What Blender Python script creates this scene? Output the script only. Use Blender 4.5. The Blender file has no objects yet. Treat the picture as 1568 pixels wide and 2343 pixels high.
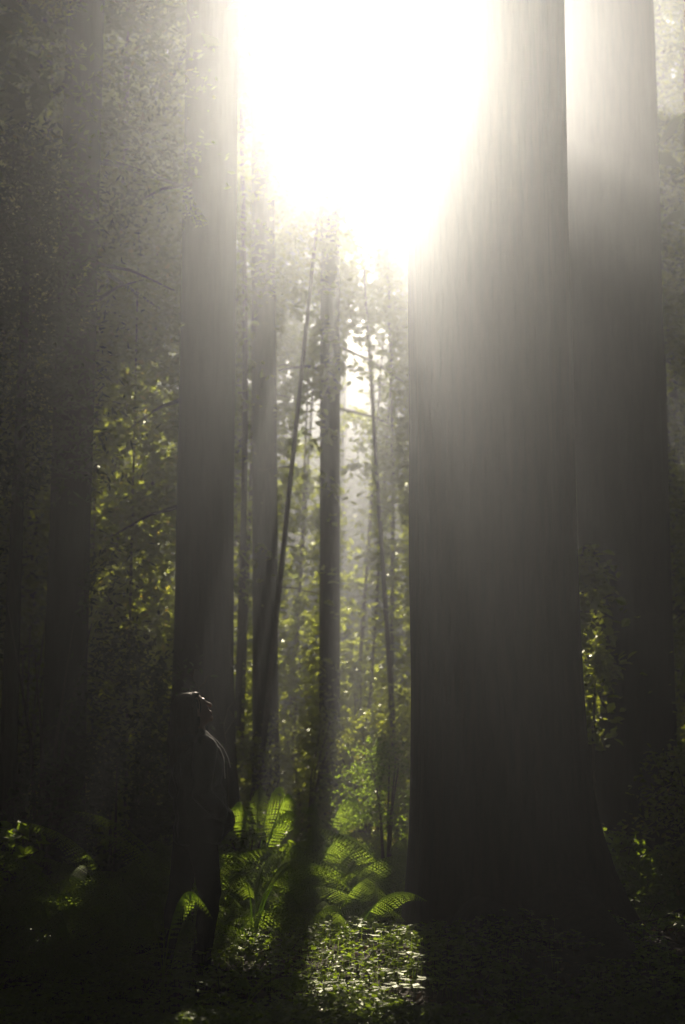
import bpy, bmesh, math, random
import numpy as np
from mathutils import Vector, Matrix

# ------------------------------------------------------------------ camera, sun, sky, exposure
scene = bpy.context.scene
COL = scene.collection
CAM_Z, PITCH, F, CX, CY = 1.4, math.radians(9.0), 3218.0, 784.0, 1171.5   # pixels of a 1568x2343 view
cam_data = bpy.data.cameras.new("camera")
cam = bpy.data.objects.new("camera", cam_data)
COL.objects.link(cam)
cam.location = (0, 0, CAM_Z)
cam.rotation_euler = (math.pi / 2 + PITCH, 0, 0)
cam_data.sensor_fit = 'VERTICAL'
cam_data.sensor_height = 36.0
cam_data.lens = 36.0 * F / 2343.0
cam_data.clip_start, cam_data.clip_end = 0.05, 500
cam_data.dof.use_dof = True
cam_data.dof.focus_distance = 8.4
cam_data.dof.aperture_fstop = 1.7
scene.camera = cam

SUN_PX, SUN_PY = 828.0, 70.0
def pix_dir(px, py):
    u, v = px - CX, CY - py
    return Vector((u, F * math.cos(PITCH) - v * math.sin(PITCH), F * math.sin(PITCH) + v * math.cos(PITCH)))
S = pix_dir(SUN_PX, SUN_PY).normalized()             # towards the sun
SUN_EL, SUN_AZ = math.asin(S.z), math.atan2(S.x, S.y)
sun_data = bpy.data.lights.new("sun", 'SUN')
sun_data.energy = 5.0
sun_data.angle = math.radians(0.5)
sun_data.color = (1.0, 0.85, 0.67)
sun = bpy.data.objects.new("sun", sun_data)
COL.objects.link(sun)
sun.location = (2, 60, 40)
sun.rotation_euler = S.to_track_quat('Z', 'Y').to_euler()

world = bpy.data.worlds.new("World")
scene.world = world
world.use_nodes = True
wn = world.node_tree
bg = wn.nodes['Background']
sky = wn.nodes.new('ShaderNodeTexSky')
sky.sky_type = 'NISHITA'
sky.sun_disc = False
sky.sun_elevation = SUN_EL
sky.sun_rotation = SUN_AZ
sky.dust_density = 0.6
wn.links.new(sky.outputs[0], bg.inputs[0])
bg.inputs[1].default_value = 0.05

scene.view_settings.view_transform = 'Standard'
scene.view_settings.look = 'None'
scene.view_settings.gamma = 1.0
scene.view_settings.exposure = 1.02
scene.render.engine = 'CYCLES'
cy = scene.cycles
cy.max_bounces = 4
cy.diffuse_bounces = 2
cy.glossy_bounces = 1
cy.transmission_bounces = 2
cy.volume_bounces = 0
cy.transparent_max_bounces = 4
cy.caustics_reflective = False
cy.caustics_refractive = False
cy.use_denoising = True
cy.use_adaptive_sampling = False
cy.sample_clamp_indirect = 6.0

HAZE_DENSITY, HAZE_G = 0.0108, 0.87
SCENE_TOP = 20.0

# ------------------------------------------------------------------ helpers
rng = np.random.default_rng(7)
random.seed(7)
SX, SY = S.x / S.z, S.y / S.z

def at(px, py, Y):
    d = pix_dir(px, py)
    t = Y / d.y
    return Vector((d.x * t, Y, CAM_Z + d.z * t))

def vnoise(x, y, seed=0):
    x = np.asarray(x, float); y = np.asarray(y, float)
    xi = np.floor(x).astype(np.int64); yi = np.floor(y).astype(np.int64)
    fx = x - xi; fy = y - yi
    fx = fx * fx * (3 - 2 * fx); fy = fy * fy * (3 - 2 * fy)
    def h(a, b):
        n = (a * 374761393 + b * 668265263 + seed * 1442695041) & 0x7fffffff
        n = ((n ^ (n >> 13)) * 1274126177) & 0x7fffffff
        return ((n ^ (n >> 16)) & 0xffff) / 65535.0
    return (h(xi, yi) * (1 - fx) + h(xi + 1, yi) * fx) * (1 - fy) + (h(xi, yi + 1) * (1 - fx) + h(xi + 1, yi + 1) * fx) * fy

def gh(x, y):                                           # height of the ground
    x = np.asarray(x, float); y = np.asarray(y, float)
    z = 0.10 * (vnoise(x / 1.7, y / 1.7, 3) - 0.5) + 0.04 * (vnoise(x / 0.5, y / 0.5, 5) - 0.5)
    z = z + 0.028 * np.clip(y - 13, 0, 60) + 1.05 * np.clip(y - 40, 0, 16)
    z = z + 0.5 * np.clip(-x - 3.5, 0, 3) * np.clip((y - 6) / 6, 0, 1) * 0.5
    z = z + 0.22 * np.exp(-(((x - 1.35) / 1.1) ** 2 + ((y - 9.4) / 1.4) ** 2))
    z = z - 0.10 * np.clip(x - 1.9, 0, 2.5)
    z = z + 0.62 * np.clip(np.abs(x) - 13, 0, 28) + 0.6 * np.clip(-6 - y, 0, 24)  # banks added at the sides and back to block low sky light
    return z

# where the sun comes through, read on the ground plane along the sun's direction
def G(x, y, z):
    return x - SX * z, y - SY * z
def tgt(px, py, Y, rx, ry):
    p = at(px, py, Y)
    a, b = G(p.x, p.y, p.z)
    return (a, b, rx, ry)
NEAR = []          # those of them that serve the ferns nearest the viewer
OPENINGS = []      # filled below: canopy gaps shaped to let sun onto chosen spots
CLOSED = []
def lit(x, y, z, only_openings=False):
    gx, gy = G(x, y, z)
    n = vnoise(gx * 2.6, gy * 2.6, 21) - 0.5
    o = (gy < np.minimum(np.where(gx > 1.3, -0.75, -0.4), -1.5 + 2.4 * np.abs(gx + 0.07)) + 0.15 * n) & (gy > -4.6) & (gx > -0.42) & (gx < 3.8)  # corridor kept open so sun lights the air near the camera
    spot = vnoise(gx * 2.4 + 3, gy * 1.2, 25) > 0.20
    for (a, b, rx, ry) in OPENINGS:
        o |= ((((gx - a) / rx) ** 2 + ((gy - b) / ry) ** 2) < 1 + 0.9 * n) & spot
    if only_openings:
        return o
    d = vnoise(gx / 0.6 + 9, gy / 1.2, 11) * 0.7 + vnoise(gx / 0.38, gy / 0.7, 12) * 0.3
    far = np.clip((gy - 6.2) / 2.5, 0, 1)
    th = 0.63 - 0.13 * far
    th = th - 0.20 * ((gx > -4.3) & (gx < 1.15) & (gy > 8.2) & (gy < 20)) * far + 0.07 * (gx > 1.2)
    dap = (d > th) & (gy > 0.5)
    for (a, b, rx, ry) in CLOSED:
        dap &= (((gx - a) / rx) ** 2 + ((gy - b) / ry) ** 2) > 1 + 0.4 * n
    return o | dap

# ------------------------------------------------------------------ materials
def new_mat(name):
    m = bpy.data.materials.new(name)
    m.use_nodes = True
    nt = m.node_tree
    nt.nodes.clear()
    out = nt.nodes.new('ShaderNodeOutputMaterial')
    return m, nt, out
def ramp(nt, fac, stops):
    r = nt.nodes.new('ShaderNodeValToRGB')
    e = r.color_ramp.elements
    e[0].position, e[0].color = stops[0][0], (*stops[0][1], 1)
    e[1].position, e[1].color = stops[-1][0], (*stops[-1][1], 1)
    for p, c in stops[1:-1]:
        k = e.new(p); k.color = (*c, 1)
    nt.links.new(fac, r.inputs[0])
    return r.outputs[0]
def leaf_mat(name, dark, light, trans, rough=0.35, spec=0.05, mix=0.65):
    m, nt, out = new_mat(name)
    geo = nt.nodes.new('ShaderNodeNewGeometry')
    oi = nt.nodes.new('ShaderNodeObjectInfo')
    add = nt.nodes.new('ShaderNodeMath'); add.operation = 'MULTIPLY_ADD'
    nt.links.new(geo.outputs['Random Per Island'], add.inputs[0]); add.inputs[1].default_value = 0.8
    mul = nt.nodes.new('ShaderNodeMath'); mul.operation = 'MULTIPLY'; mul.inputs[1].default_value = 0.2
    nt.links.new(oi.outputs['Random'], mul.inputs[0]); nt.links.new(mul.outputs[0], add.inputs[2])
    c = ramp(nt, add.outputs[0], [(0.0, dark), (0.9, light), (1.0, (light[0] * 1.5, light[1] * 1.05, light[2]))])
    ct = ramp(nt, add.outputs[0], [(0.0, tuple(0.65 * v for v in trans)), (0.93, trans), (1.0, (trans[0] * 1.35, trans[1] * 0.85, trans[2]))])
    d = nt.nodes.new('ShaderNodeBsdfDiffuse'); nt.links.new(c, d.inputs[0])
    t = nt.nodes.new('ShaderNodeBsdfTranslucent'); nt.links.new(ct, t.inputs[0])
    mx = nt.nodes.new('ShaderNodeMixShader'); mx.inputs[0].default_value = mix
    nt.links.new(d.outputs[0], mx.inputs[1]); nt.links.new(t.outputs[0], mx.inputs[2])
    g = nt.nodes.new('ShaderNodeBsdfGlossy'); g.inputs['Roughness'].default_value = rough
    g.inputs[0].default_value = (0.9, 0.95, 0.8, 1)
    lw = nt.nodes.new('ShaderNodeLayerWeight'); lw.inputs[0].default_value = 0.25
    sp = nt.nodes.new('ShaderNodeMath'); sp.operation = 'MULTIPLY'; sp.inputs[1].default_value = spec * 1.0
    nt.links.new(lw.outputs['Fresnel'], sp.inputs[0])
    mx2 = nt.nodes.new('ShaderNodeMixShader'); nt.links.new(sp.outputs[0], mx2.inputs[0])
    nt.links.new(mx.outputs[0], mx2.inputs[1]); nt.links.new(g.outputs[0], mx2.inputs[2])
    nt.links.new(mx2.outputs[0], out.inputs[0])
    return m
def bark_mat(name, c1, c2, scale=1.0, moss=0.0):
    m, nt, out = new_mat(name)
    tc = nt.nodes.new('ShaderNodeTexCoord')
    mp = nt.nodes.new('ShaderNodeMapping'); mp.inputs['Scale'].default_value = (9 * scale, 9 * scale, 0.9 * scale)
    nt.links.new(tc.outputs['Object'], mp.inputs[0])
    n = nt.nodes.new('ShaderNodeTexNoise'); n.inputs['Scale'].default_value = 3.0; n.inputs['Detail'].default_value = 8
    nt.links.new(mp.outputs[0], n.inputs[0])
    c = ramp(nt, n.outputs[0], [(0.35, c1), (0.7, c2)])
    p = nt.nodes.new('ShaderNodeBsdfPrincipled')
    p.inputs['Roughness'].default_value = 0.9
    p.inputs['Specular IOR Level'].default_value = 0.2
    col = c
    if moss:
        n2 = nt.nodes.new('ShaderNodeTexNoise'); n2.inputs['Scale'].default_value = 1.6; n2.inputs['Detail'].default_value = 5
        nt.links.new(tc.outputs['Object'], n2.inputs[0])
        f = ramp(nt, n2.outputs[0], [(0.5, (0, 0, 0)), (0.65, (moss,) * 3)])
        mm = nt.nodes.new('ShaderNodeMix'); mm.data_type = 'RGBA'
        nt.links.new(f, mm.inputs[0]); nt.links.new(c, mm.inputs[6]); mm.inputs[7].default_value = (0.035, 0.05, 0.012, 1)
        col = mm.outputs[2]
    nt.links.new(col, p.inputs['Base Color'])
    b = nt.nodes.new('ShaderNodeBump'); b.inputs['Strength'].default_value = 0.6; b.inputs['Distance'].default_value = 0.03
    nt.links.new(n.outputs[0], b.inputs['Height']); nt.links.new(b.outputs[0], p.inputs['Normal'])
    nt.links.new(p.outputs[0], out.inputs[0])
    return m
def plain_mat(name, c, rough=0.8, c2=None, scale=40, sheen=0.0, bump=0.0):
    m, nt, out = new_mat(name)
    p = nt.nodes.new('ShaderNodeBsdfPrincipled')
    p.inputs['Roughness'].default_value = rough
    p.inputs['Specular IOR Level'].default_value = 0.3
    p.inputs['Sheen Weight'].default_value = sheen
    tc = nt.nodes.new('ShaderNodeTexCoord')
    n = nt.nodes.new('ShaderNodeTexNoise'); n.inputs['Scale'].default_value = scale; n.inputs['Detail'].default_value = 6
    nt.links.new(tc.outputs['Object'], n.inputs[0])
    nt.links.new(ramp(nt, n.outputs[0], [(0.35, c), (0.65, c2 or tuple(v * 1.3 for v in c))]), p.inputs['Base Color'])
    if bump:
        b = nt.nodes.new('ShaderNodeBump'); b.inputs['Strength'].default_value = bump; b.inputs['Distance'].default_value = 0.02
        nt.links.new(n.outputs[0], b.inputs['Height']); nt.links.new(b.outputs[0], p.inputs['Normal'])
    nt.links.new(p.outputs[0], out.inputs[0])
    return m

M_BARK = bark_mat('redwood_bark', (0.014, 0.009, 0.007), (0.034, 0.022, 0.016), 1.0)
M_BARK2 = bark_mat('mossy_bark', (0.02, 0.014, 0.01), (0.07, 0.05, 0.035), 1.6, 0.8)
M_TWIG = bark_mat('twig_bark', (0.06, 0.04, 0.03), (0.14, 0.10, 0.07), 6.0)
M_FAR = leaf_mat('needle_leaf', (0.020, 0.035, 0.010), (0.06, 0.085, 0.02), (0.24, 0.32, 0.045), spec=0.03)
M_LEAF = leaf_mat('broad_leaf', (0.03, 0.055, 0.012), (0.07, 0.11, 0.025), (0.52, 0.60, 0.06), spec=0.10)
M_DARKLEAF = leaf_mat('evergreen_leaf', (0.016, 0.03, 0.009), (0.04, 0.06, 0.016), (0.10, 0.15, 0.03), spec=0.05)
M_FERN = leaf_mat('fern_leaf', (0.04, 0.075, 0.015), (0.08, 0.12, 0.025), (0.38, 0.56, 0.04), rough=0.5, spec=0.05)
M_SORREL = leaf_mat('sorrel_leaf', (0.035, 0.07, 0.012), (0.08, 0.12, 0.02), (0.38, 0.55, 0.03), rough=0.45, spec=0.07)
M_STEM = plain_mat('green_stem', (0.06, 0.07, 0.02), 0.6)
M_SOIL = plain_mat('forest_soil', (0.018, 0.012, 0.008), 0.95, (0.05, 0.034, 0.022), 9, bump=0.8)
M_LITTER = leaf_mat('fallen_leaf', (0.06, 0.035, 0.02), (0.17, 0.11, 0.06), (0.12, 0.06, 0.02), spec=0.05, mix=0.25)
M_HOODIE = plain_mat('dark_fleece', (0.009, 0.009, 0.011), 0.95, (0.013, 0.013, 0.016), 90, sheen=0.3, bump=0.3)
M_JEANS = plain_mat('black_denim', (0.008, 0.008, 0.010), 0.9, (0.012, 0.013, 0.017), 160, bump=0.3)
M_HAIR = plain_mat('brown_hair', (0.03, 0.016, 0.009), 0.6, (0.05, 0.028, 0.015), 60)
M_SKIN = plain_mat('skin', (0.32, 0.18, 0.12), 0.5, (0.36, 0.20, 0.14), 30)
M_CORD = plain_mat('pale_cord', (0.6, 0.6, 0.58), 0.7, (0.7, 0.7, 0.68), 200)
M_SHOE = plain_mat('dark_leather', (0.02, 0.015, 0.012), 0.5)

# ------------------------------------------------------------------ object builders
def link(name, me, mat, parent=None):
    o = bpy.data.objects.new(name, me)
    if mat and not me.materials:
        me.materials.append(mat)
    COL.objects.link(o)
    if parent is not None:
        o.parent = parent
    return o
def tag(o, label, cat, group=None):
    o['label'] = label; o['category'] = cat
    if group: o['group'] = group
    return o
def thing(name, label, cat, loc=(0, 0, 0), group=None):
    o = bpy.data.objects.new(name, None)
    COL.objects.link(o)
    o.location = loc
    return tag(o, label, cat, group)
def np_mesh(name, verts, quads, smooth=False):
    """verts (N,3); quads (M,4) or (M,3)"""
    me = bpy.data.meshes.new(name)
    verts = np.asarray(verts, np.float32); quads = np.asarray(quads, np.int32)
    k = quads.shape[1]
    me.vertices.add(len(verts)); me.vertices.foreach_set('co', verts.ravel())
    me.loops.add(quads.size); me.loops.foreach_set('vertex_index', quads.ravel())
    me.polygons.add(len(quads))
    me.polygons.foreach_set('loop_start', np.arange(0, quads.size, k, dtype=np.int32))
    me.polygons.foreach_set('loop_total', np.full(len(quads), k, np.int32))
    me.polygons.foreach_set('use_smooth', np.full(len(quads), smooth))
    me.update(calc_edges=True)
    return me
def unit(a):
    return a / np.maximum(np.linalg.norm(a, axis=1, keepdims=True), 1e-9)
def leaf_geo(pos, L, W, up=1.0, folded=False, droop=0.0, updir=None):
    """leaves scattered at pos; returns verts, quads. L, W half-lengths (arrays or numbers)."""
    n = len(pos)
    nrm = rng.normal(size=(n, 3)) * 0.55 + np.array([0, 0, up])
    nrm = unit(nrm)
    u = rng.normal(size=(n, 3)); u[:, 2] -= droop
    u = unit(u - nrm * np.sum(u * nrm, 1, keepdims=True))
    v = np.cross(nrm, u)
    s = rng.uniform(0.6, 1.25, (n, 1))
    L = L * s; W = W * s
    if not folded:
        V = np.stack([pos - u * L, pos + v * W - u * L * 0.1, pos + u * L, pos - v * W - u * L * 0.1], 1)
        q = np.arange(n * 4).reshape(n, 4)
        return V.reshape(-1, 3), q
    lift = nrm * W * 0.35
    V = np.stack([pos - u * L, pos - u * L * 0.25 + v * W + lift, pos + u * L * 0.4 + v * W * 0.8 + lift, pos + u * L,
                  pos + u * L * 0.4 - v * W * 0.8 + lift, pos - u * L * 0.25 - v * W + lift], 1)
    b = np.arange(n)[:, None] * 6
    q = np.concatenate([b + np.array([[0, 1, 2, 3]]), b + np.array([[0, 3, 4, 5]])], 0)
    return V.reshape(-1, 3), q
def clumps(centres, per, sx, sz, drop=0.12):
    """horizontal layered sprays round each centre"""
    n = len(centres)
    k = rng.poisson(per, n)
    idx = np.repeat(np.arange(n), k)
    a = rng.uniform(0, 2 * math.pi, len(idx))
    r = np.abs(rng.normal(size=len(idx))) * sx
    p = centres[idx] + np.stack([np.cos(a) * r, np.sin(a) * r, rng.normal(size=len(idx)) * sz - r * drop], 1)
    return p
def tube(path, radii, sides=8, fl=0.0, seed=0, rough=0.0, cap=True):
    """lofted tube through points with a radius each, optional fluting; returns verts, quads"""
    path = [Vector(p) for p in path]
    V = []; Q = []
    up = Vector((1, 0, 0))
    for i, p in enumerate(path):
        t = (path[min(i + 1, len(path) - 1)] - path[max(i - 1, 0)]).normalized()
        a = up - t * up.dot(t)
        if a.length < 1e-3: a = Vector((0, 1, 0)) - t * t.y
        a.normalize(); up = a
        b = t.cross(a)
        for k in range(sides):
            th = 2 * math.pi * k / sides
            r = radii[i] * (1 + fl * (math.sin(th * 5 + seed) * 0.5 + math.sin(th * 9 + seed * 2.3 + p.z * .35) * 0.35 + math.sin(th * 17 + seed + p.z * .8) * 0.2))
            if rough: r *= 1 + rough * (random.random() - .5)
            V.append(p + (a * math.cos(th) + b * math.sin(th)) * r)
    for i in range(len(path) - 1):
        for k in range(sides):
            k2 = (k + 1) % sides
            Q.append((i * sides + k, i * sides + k2, (i + 1) * sides + k2, (i + 1) * sides + k))
    if cap:
        V.append(path[-1]); c = len(V) - 1
        for k in range(0, sides):
            Q.append(((len(path) - 1) * sides + k, (len(path) - 1) * sides + (k + 1) % sides, c, c))
    return V, Q
class MB:
    def __init__(s): s.v = []; s.q = []
    def add(s, vq):
        v, q = vq; o = len(s.v)
        s.v.extend(tuple(x) for x in v)
        for f in q:
            f = tuple(dict.fromkeys(int(i) for i in f))
            if len(f) > 2: s.q.append(tuple(i + o for i in f))
    def build(s, name, mat, parent=None, smooth=True):
        me = bpy.data.meshes.new(name)
        me.from_pydata(s.v, [], s.q)
        if smooth: me.polygons.foreach_set('use_smooth', [True] * len(me.polygons))
        me.update()
        return link(name, me, mat, parent)

def rel(o_loc, V):
    return np.asarray(V, float) - np.array(o_loc, float)

# trunk with flared foot
def trunk_geo(r0, r1, h, flare=0.5, fh=0.8, sides=40, fl=0.05, seed=0, lean=(0, 0), bend=0.0, flare_dir=None):
    zs = [-0.35, -0.1] + [fh * 2.2 * (i / 9) ** 1.4 for i in range(10)] + list(np.linspace(fh * 2.2, h, 26)[1:])
    V = []; Q = []
    for i, z in enumerate(zs):
        t = max(z, 0) / h
        base = r0 + (r1 - r0) * t
        cx = lean[0] * t + bend * math.sin(t * math.pi); cyy = lean[1] * t
        f = flare * math.exp(-max(z, 0) / (fh * 0.45))
        for k in range(sides):
            th = 2 * math.pi * k / sides
            fd = 1.0
            if flare_dir:
                fd = 1 + sum(w * max(0, math.cos(th - a)) ** 6 for a, w in flare_dir)
            but = 1 + 0.45 * math.sin(th * 5 + seed) * f
            gro = fl * (math.sin(th * 9 + seed * 1.7 + z * .25) * .5 + math.sin(th * 15 + seed + z * .5) * .35 + float(vnoise(th * 6 + 50, z * .8 + 9, seed)) - .5)
            r = base * (1 + f * fd * but + gro)
            V.append((cx + math.cos(th) * r, cyy + math.sin(th) * r, z))
    n = len(zs)
    for i in range(n - 1):
        for k in range(sides):
            k2 = (k + 1) % sides
            Q.append((i * sides + k, i * sides + k2, (i + 1) * sides + k2, (i + 1) * sides + k))
    V.append((lean[0], lean[1], h + r1)); c = len(V) - 1
    for k in range(sides):
        Q.append(((n - 1) * sides + k, (n - 1) * sides + (k + 1) % sides, c))
    return V, Q

def crown(base, z0, z1, rad, ncl, per, leafL, leafW, cull, mat, parent, sx=0.45, sz=0.1, name='crown', shape='cone', lean=(0, 0), folded=False, zbase=0, limbs=0, up=1.0, maxgy=None):
    """foliage on drooping boughs round a trunk standing at base; world mask decides the gaps"""
    t = rng.uniform(0, 1, ncl)
    z = z0 + (z1 - z0) * t
    if shape == 'cone': R = rad * (1 - 0.75 * t ** 1.3) * np.clip(t / 0.08, 0.5, 1)
    elif shape == 'dome': R = rad * np.sqrt(np.clip(1 - (2 * t - 1) ** 2, 0.05, 1))
    else: R = rad * np.ones(ncl)
    a = rng.uniform(0, 2 * math.pi, ncl)
    rr = R * rng.uniform(0.1, 1, ncl) ** 0.6
    c = np.stack([base[0] + lean[0] * t + np.cos(a) * rr, base[1] + lean[1] * t + np.sin(a) * rr, z - rr * 0.22], 1)
    p = clumps(c, per, sx, sz)
    keep = np.ones(len(p), bool)
    if cull == 'mask': keep = ~lit(p[:, 0], p[:, 1], p[:, 2])
    elif cull == 'open': keep = ~lit(p[:, 0], p[:, 1], p[:, 2], True)
    elif cull == 'near':
        a, b = G(p[:, 0], p[:, 1], p[:, 2])
        for (ax, by, rx, ry) in NEAR: keep &= ((a - ax) / rx) ** 2 + ((b - by) / ry) ** 2 > 1.2
    keep &= p[:, 2] < SCENE_TOP
    keep &= p[:, 2] > gh(p[:, 0], p[:, 1]) + 0.05
    p = p[keep]
    if not len(p): return None
    V, q = leaf_geo(p - np.array(base), leafL, leafW, up=up, folded=folded, droop=0.3)
    me = np_mesh(name, V, q)
    return link(name, me, mat, parent)

def limb_set(base, zs, length, r, parent, mat, droop=0.15, lean=(0, 0), h=10, cull=True, name='limb', az=None):
    mb = MB()
    for i, z in enumerate(zs):
        a = random.uniform(0, 2 * math.pi) if az is None else az[i % len(az)]
        l = length * random.uniform(0.6, 1.15)
        p0 = Vector((lean[0] * z / h, lean[1] * z / h, z))
        pts = []; rad = []
        for k in range(6):
            s = k / 5
            pts.append(p0 + Vector((math.cos(a) * l * s, math.sin(a) * l * s, -droop * l * s * s + random.uniform(-.03, .03) * l)))
            rad.append(max(r * (1 - s * 0.85), 0.004))
        if cull:
            w = [Vector(base) + q for q in pts]
            if any(bool(lit(q.x, q.y, q.z, True)) for q in w): continue
        mb = MB(); mb.add(tube(pts, rad, 6)); mb.build(name, mat, parent)

def tree(name, label, px, Y, r0, r1, h, crown_args=None, flare=0.5, fh=0.8, lean=(0, 0), seed=1, mat=None, group=None, sides=40, bend=0.0, py=1300, limbs=None, fl=0.05, flare_dir=None, crowns=()):
    p = at(px, py, Y)
    k = max(0.0, (p.z)) / h
    x = p.x - lean[0] * k
    base = (x, Y, float(gh(x, Y)))
    t = thing(name, label, 'tree', base, group)
    mb = MB(); mb.add(trunk_geo(r0, r1, h, flare, fh, sides, fl, seed, lean, bend, flare_dir))
    mb.build('trunk', mat or M_BARK, t)
    for ca in ([crown_args] if crown_args else []) + list(crowns):
        crown(base, parent=t, lean=lean, **ca)
    if limbs:
        limb_set(base, parent=t, mat=mat or M_BARK, lean=lean, h=h, **limbs)
    return t, base

# ------------------------------------------------------------------ gaps shaped in the canopy to bring sun to chosen plants
OPENINGS += [
    tgt(850, 2020, 9.0, 0.42, 1.1),      # sorrel left of the big trunk
    tgt(860, 2180, 8.0, 0.40, 1.0),
    tgt(900, 2290, 7.4, 0.45, 0.35),
    tgt(770, 2010, 8.8, 0.30, 0.35),     # long frond
    tgt(590, 1870, 11.5, 0.30, 0.55),    # fern right of the person
    tgt(780, 1880, 12.5, 0.35, 0.7),
    tgt(890, 1840, 13.0, 0.35, 0.9),
    tgt(430, 2085, 7.7, 0.17, 0.14),     # frond in front of the person
    tgt(415, 2320, 7.25, 0.14, 0.18),    # sorrel clump at the bottom
    tgt(475, 1650, 8.6, 0.24, 0.7),     # face and hoodie strings
    tgt(1430, 2010, 10.5, 0.28, 0.7),    # right of the trunk
    tgt(1500, 2120, 9.5, 0.30, 0.5),
    tgt(1345, 1350, 13.0, 0.2, 0.4),
    tgt(1345, 1470, 13.0, 0.2, 0.3),
    tgt(1350, 1610, 13.0, 0.16, 0.4),
    tgt(20, 1880, 10.5, 0.14, 0.15),
    tgt(320, 1670, 14.0, 0.2, 0.3),
]
CLOSED += [
    tgt(470, 2000, 8.6, 1.3, 2.2),
    tgt(600, 2200, 7.9, 0.75, 1.2),
    tgt(150, 1600, 12.0, 1.1, 3.5),
    tgt(1480, 1700, 12.0, 1.0, 3.0),
    tgt(1130, 2250, 8.0, 0.9, 2.2),
]

# ------------------------------------------------------------------ ground
for px, py, ry in [(850, 2080, .9), (780, 2030, .6), (880, 1990, .8), (640, 1950, .5), (700, 2110, .4), (590, 2000, .5), (330, 2000, .3), (250, 2120, .2), (120, 2100, .2), (700, 2300, .12), (1480, 2110, .5), (1530, 2180, .4), (930, 2250, .5)]:
    d_ = pix_dir(px, py); t_ = -CAM_Z / d_.z
    OPENINGS.append((d_.x * t_, d_.y * t_, (.42 if ry > .7 else .28) if ry > .3 else .14, ry))
for px, py, Y, rx, ry in [(100, 2088, 8.3, .2, .16), (225, 2072, 8.6, .2, .16), (330, 1985, 10.3, .22, .2), (300, 1550, 15.5, .5, .9), (300, 1350, 15.5, .5, 1.0), (300, 1150, 15.5, .5, 1.0), (300, 950, 15.5, .45, .8), (20, 1880, 10.5, .16, .2), (160, 1990, 10.2, .2, .2), (820, 1960, 11.0, .35, 1.0), (620, 1930, 11.0, .30, .9), (560, 2080, 9.5, .2, .5), (690, 2050, 9.7, .25, .6), (905, 1800, 13.2, .25, .6), (1405, 2000, 11.2, .32, .8), (1400, 2080, 10.6, .25, .5),
                       (300, 1650, 13.5, .3, .4), (200, 1780, 12.0, .2, .3), (340, 1390, 15.0, .35, 1.0), (300, 1200, 17.0, .6, 1.6), (310, 950, 17.0, .5, 1.0), (620, 1740, 15.0, .3, .5), (1545, 930, 18.0, .3, 1.2)]:
    OPENINGS.append(tgt(px, py, Y, rx, ry))
    if Y < 12: NEAR.append(OPENINGS[-1])
def build_ground():
    xs = np.concatenate([np.linspace(-60, -7, 24), np.linspace(-6.5, 6.5, 131), np.linspace(7, 60, 24)])
    ys = np.concatenate([np.linspace(-30, 4, 18), np.linspace(4.2, 20, 159), np.linspace(20.5, 60, 60), np.linspace(62, 110, 12)])
    X, Y = np.meshgrid(xs, ys)
    Z = gh(X, Y) + 0.03 * (vnoise(X * 5, Y * 5, 8) - 0.5)
    V = np.stack([X.ravel(), Y.ravel(), Z.ravel()], 1)
    nx, ny = len(xs), len(ys)
    i = np.arange(nx * ny).reshape(ny, nx)
    q = np.stack([i[:-1, :-1].ravel(), i[:-1, 1:].ravel(), i[1:, 1:].ravel(), i[1:, :-1].ravel()], 1)
    o = link('ground', np_mesh('ground', V, q, True), M_SOIL)
    o['kind'] = 'structure'
build_ground()

# ------------------------------------------------------------------ the trees
def ca(z0, z1, rad, ncl, per, L, W, cull='mask', mat=None, **k):
    return dict(z0=z0, z1=z1, rad=rad, ncl=ncl, per=per, leafL=L, leafW=W, cull=cull, mat=mat or M_FAR, **k)

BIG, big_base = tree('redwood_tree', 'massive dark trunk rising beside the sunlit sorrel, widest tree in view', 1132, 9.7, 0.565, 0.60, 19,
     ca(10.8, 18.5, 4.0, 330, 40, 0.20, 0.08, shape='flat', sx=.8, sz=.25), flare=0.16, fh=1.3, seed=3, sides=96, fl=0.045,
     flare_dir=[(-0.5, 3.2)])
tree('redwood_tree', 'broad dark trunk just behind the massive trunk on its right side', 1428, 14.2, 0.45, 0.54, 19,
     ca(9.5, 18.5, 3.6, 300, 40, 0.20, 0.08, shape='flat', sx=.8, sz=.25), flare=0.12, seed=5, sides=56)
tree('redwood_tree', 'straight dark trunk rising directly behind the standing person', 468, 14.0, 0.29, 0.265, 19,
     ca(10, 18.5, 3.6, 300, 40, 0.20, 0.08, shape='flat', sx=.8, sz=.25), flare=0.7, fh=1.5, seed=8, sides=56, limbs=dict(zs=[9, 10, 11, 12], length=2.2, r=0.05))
tree('slim_tree', 'slim straight trunk standing alone left of the massive trunk', 755, 18.8, 0.136, 0.133, 18.5,
     ca(11, 18.2, 1.8, 120, 50, 0.10, 0.035), flare=0.5, seed=9, sides=28, mat=M_BARK2, limbs=dict(zs=[6.2, 9, 10], length=1.4, r=0.03))
tree('slim_tree', 'dim trunk just left of the leaning stem', 606, 17.4, 0.16, 0.14, 18,
     ca(10, 17.5, 1.8, 120, 50, 0.10, 0.035), flare=0.6, seed=11, sides=28, mat=M_BARK2, lean=(-0.25, 0))
tree('leaning_tree', 'thin pale-edged stem leaning right between two trunks', 655, 16.0, 0.036, 0.016, 9.5,
     ca(6.5, 9.5, 1.0, 24, 40, 0.05, 0.02, 'open', M_LEAF), flare=0.3, seed=13, sides=14, mat=M_TWIG, lean=(0.9, 0.2), py=1200, limbs=dict(zs=[3.0, 4.4, 5.6], length=0.5, r=0.010, cull=False))
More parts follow.
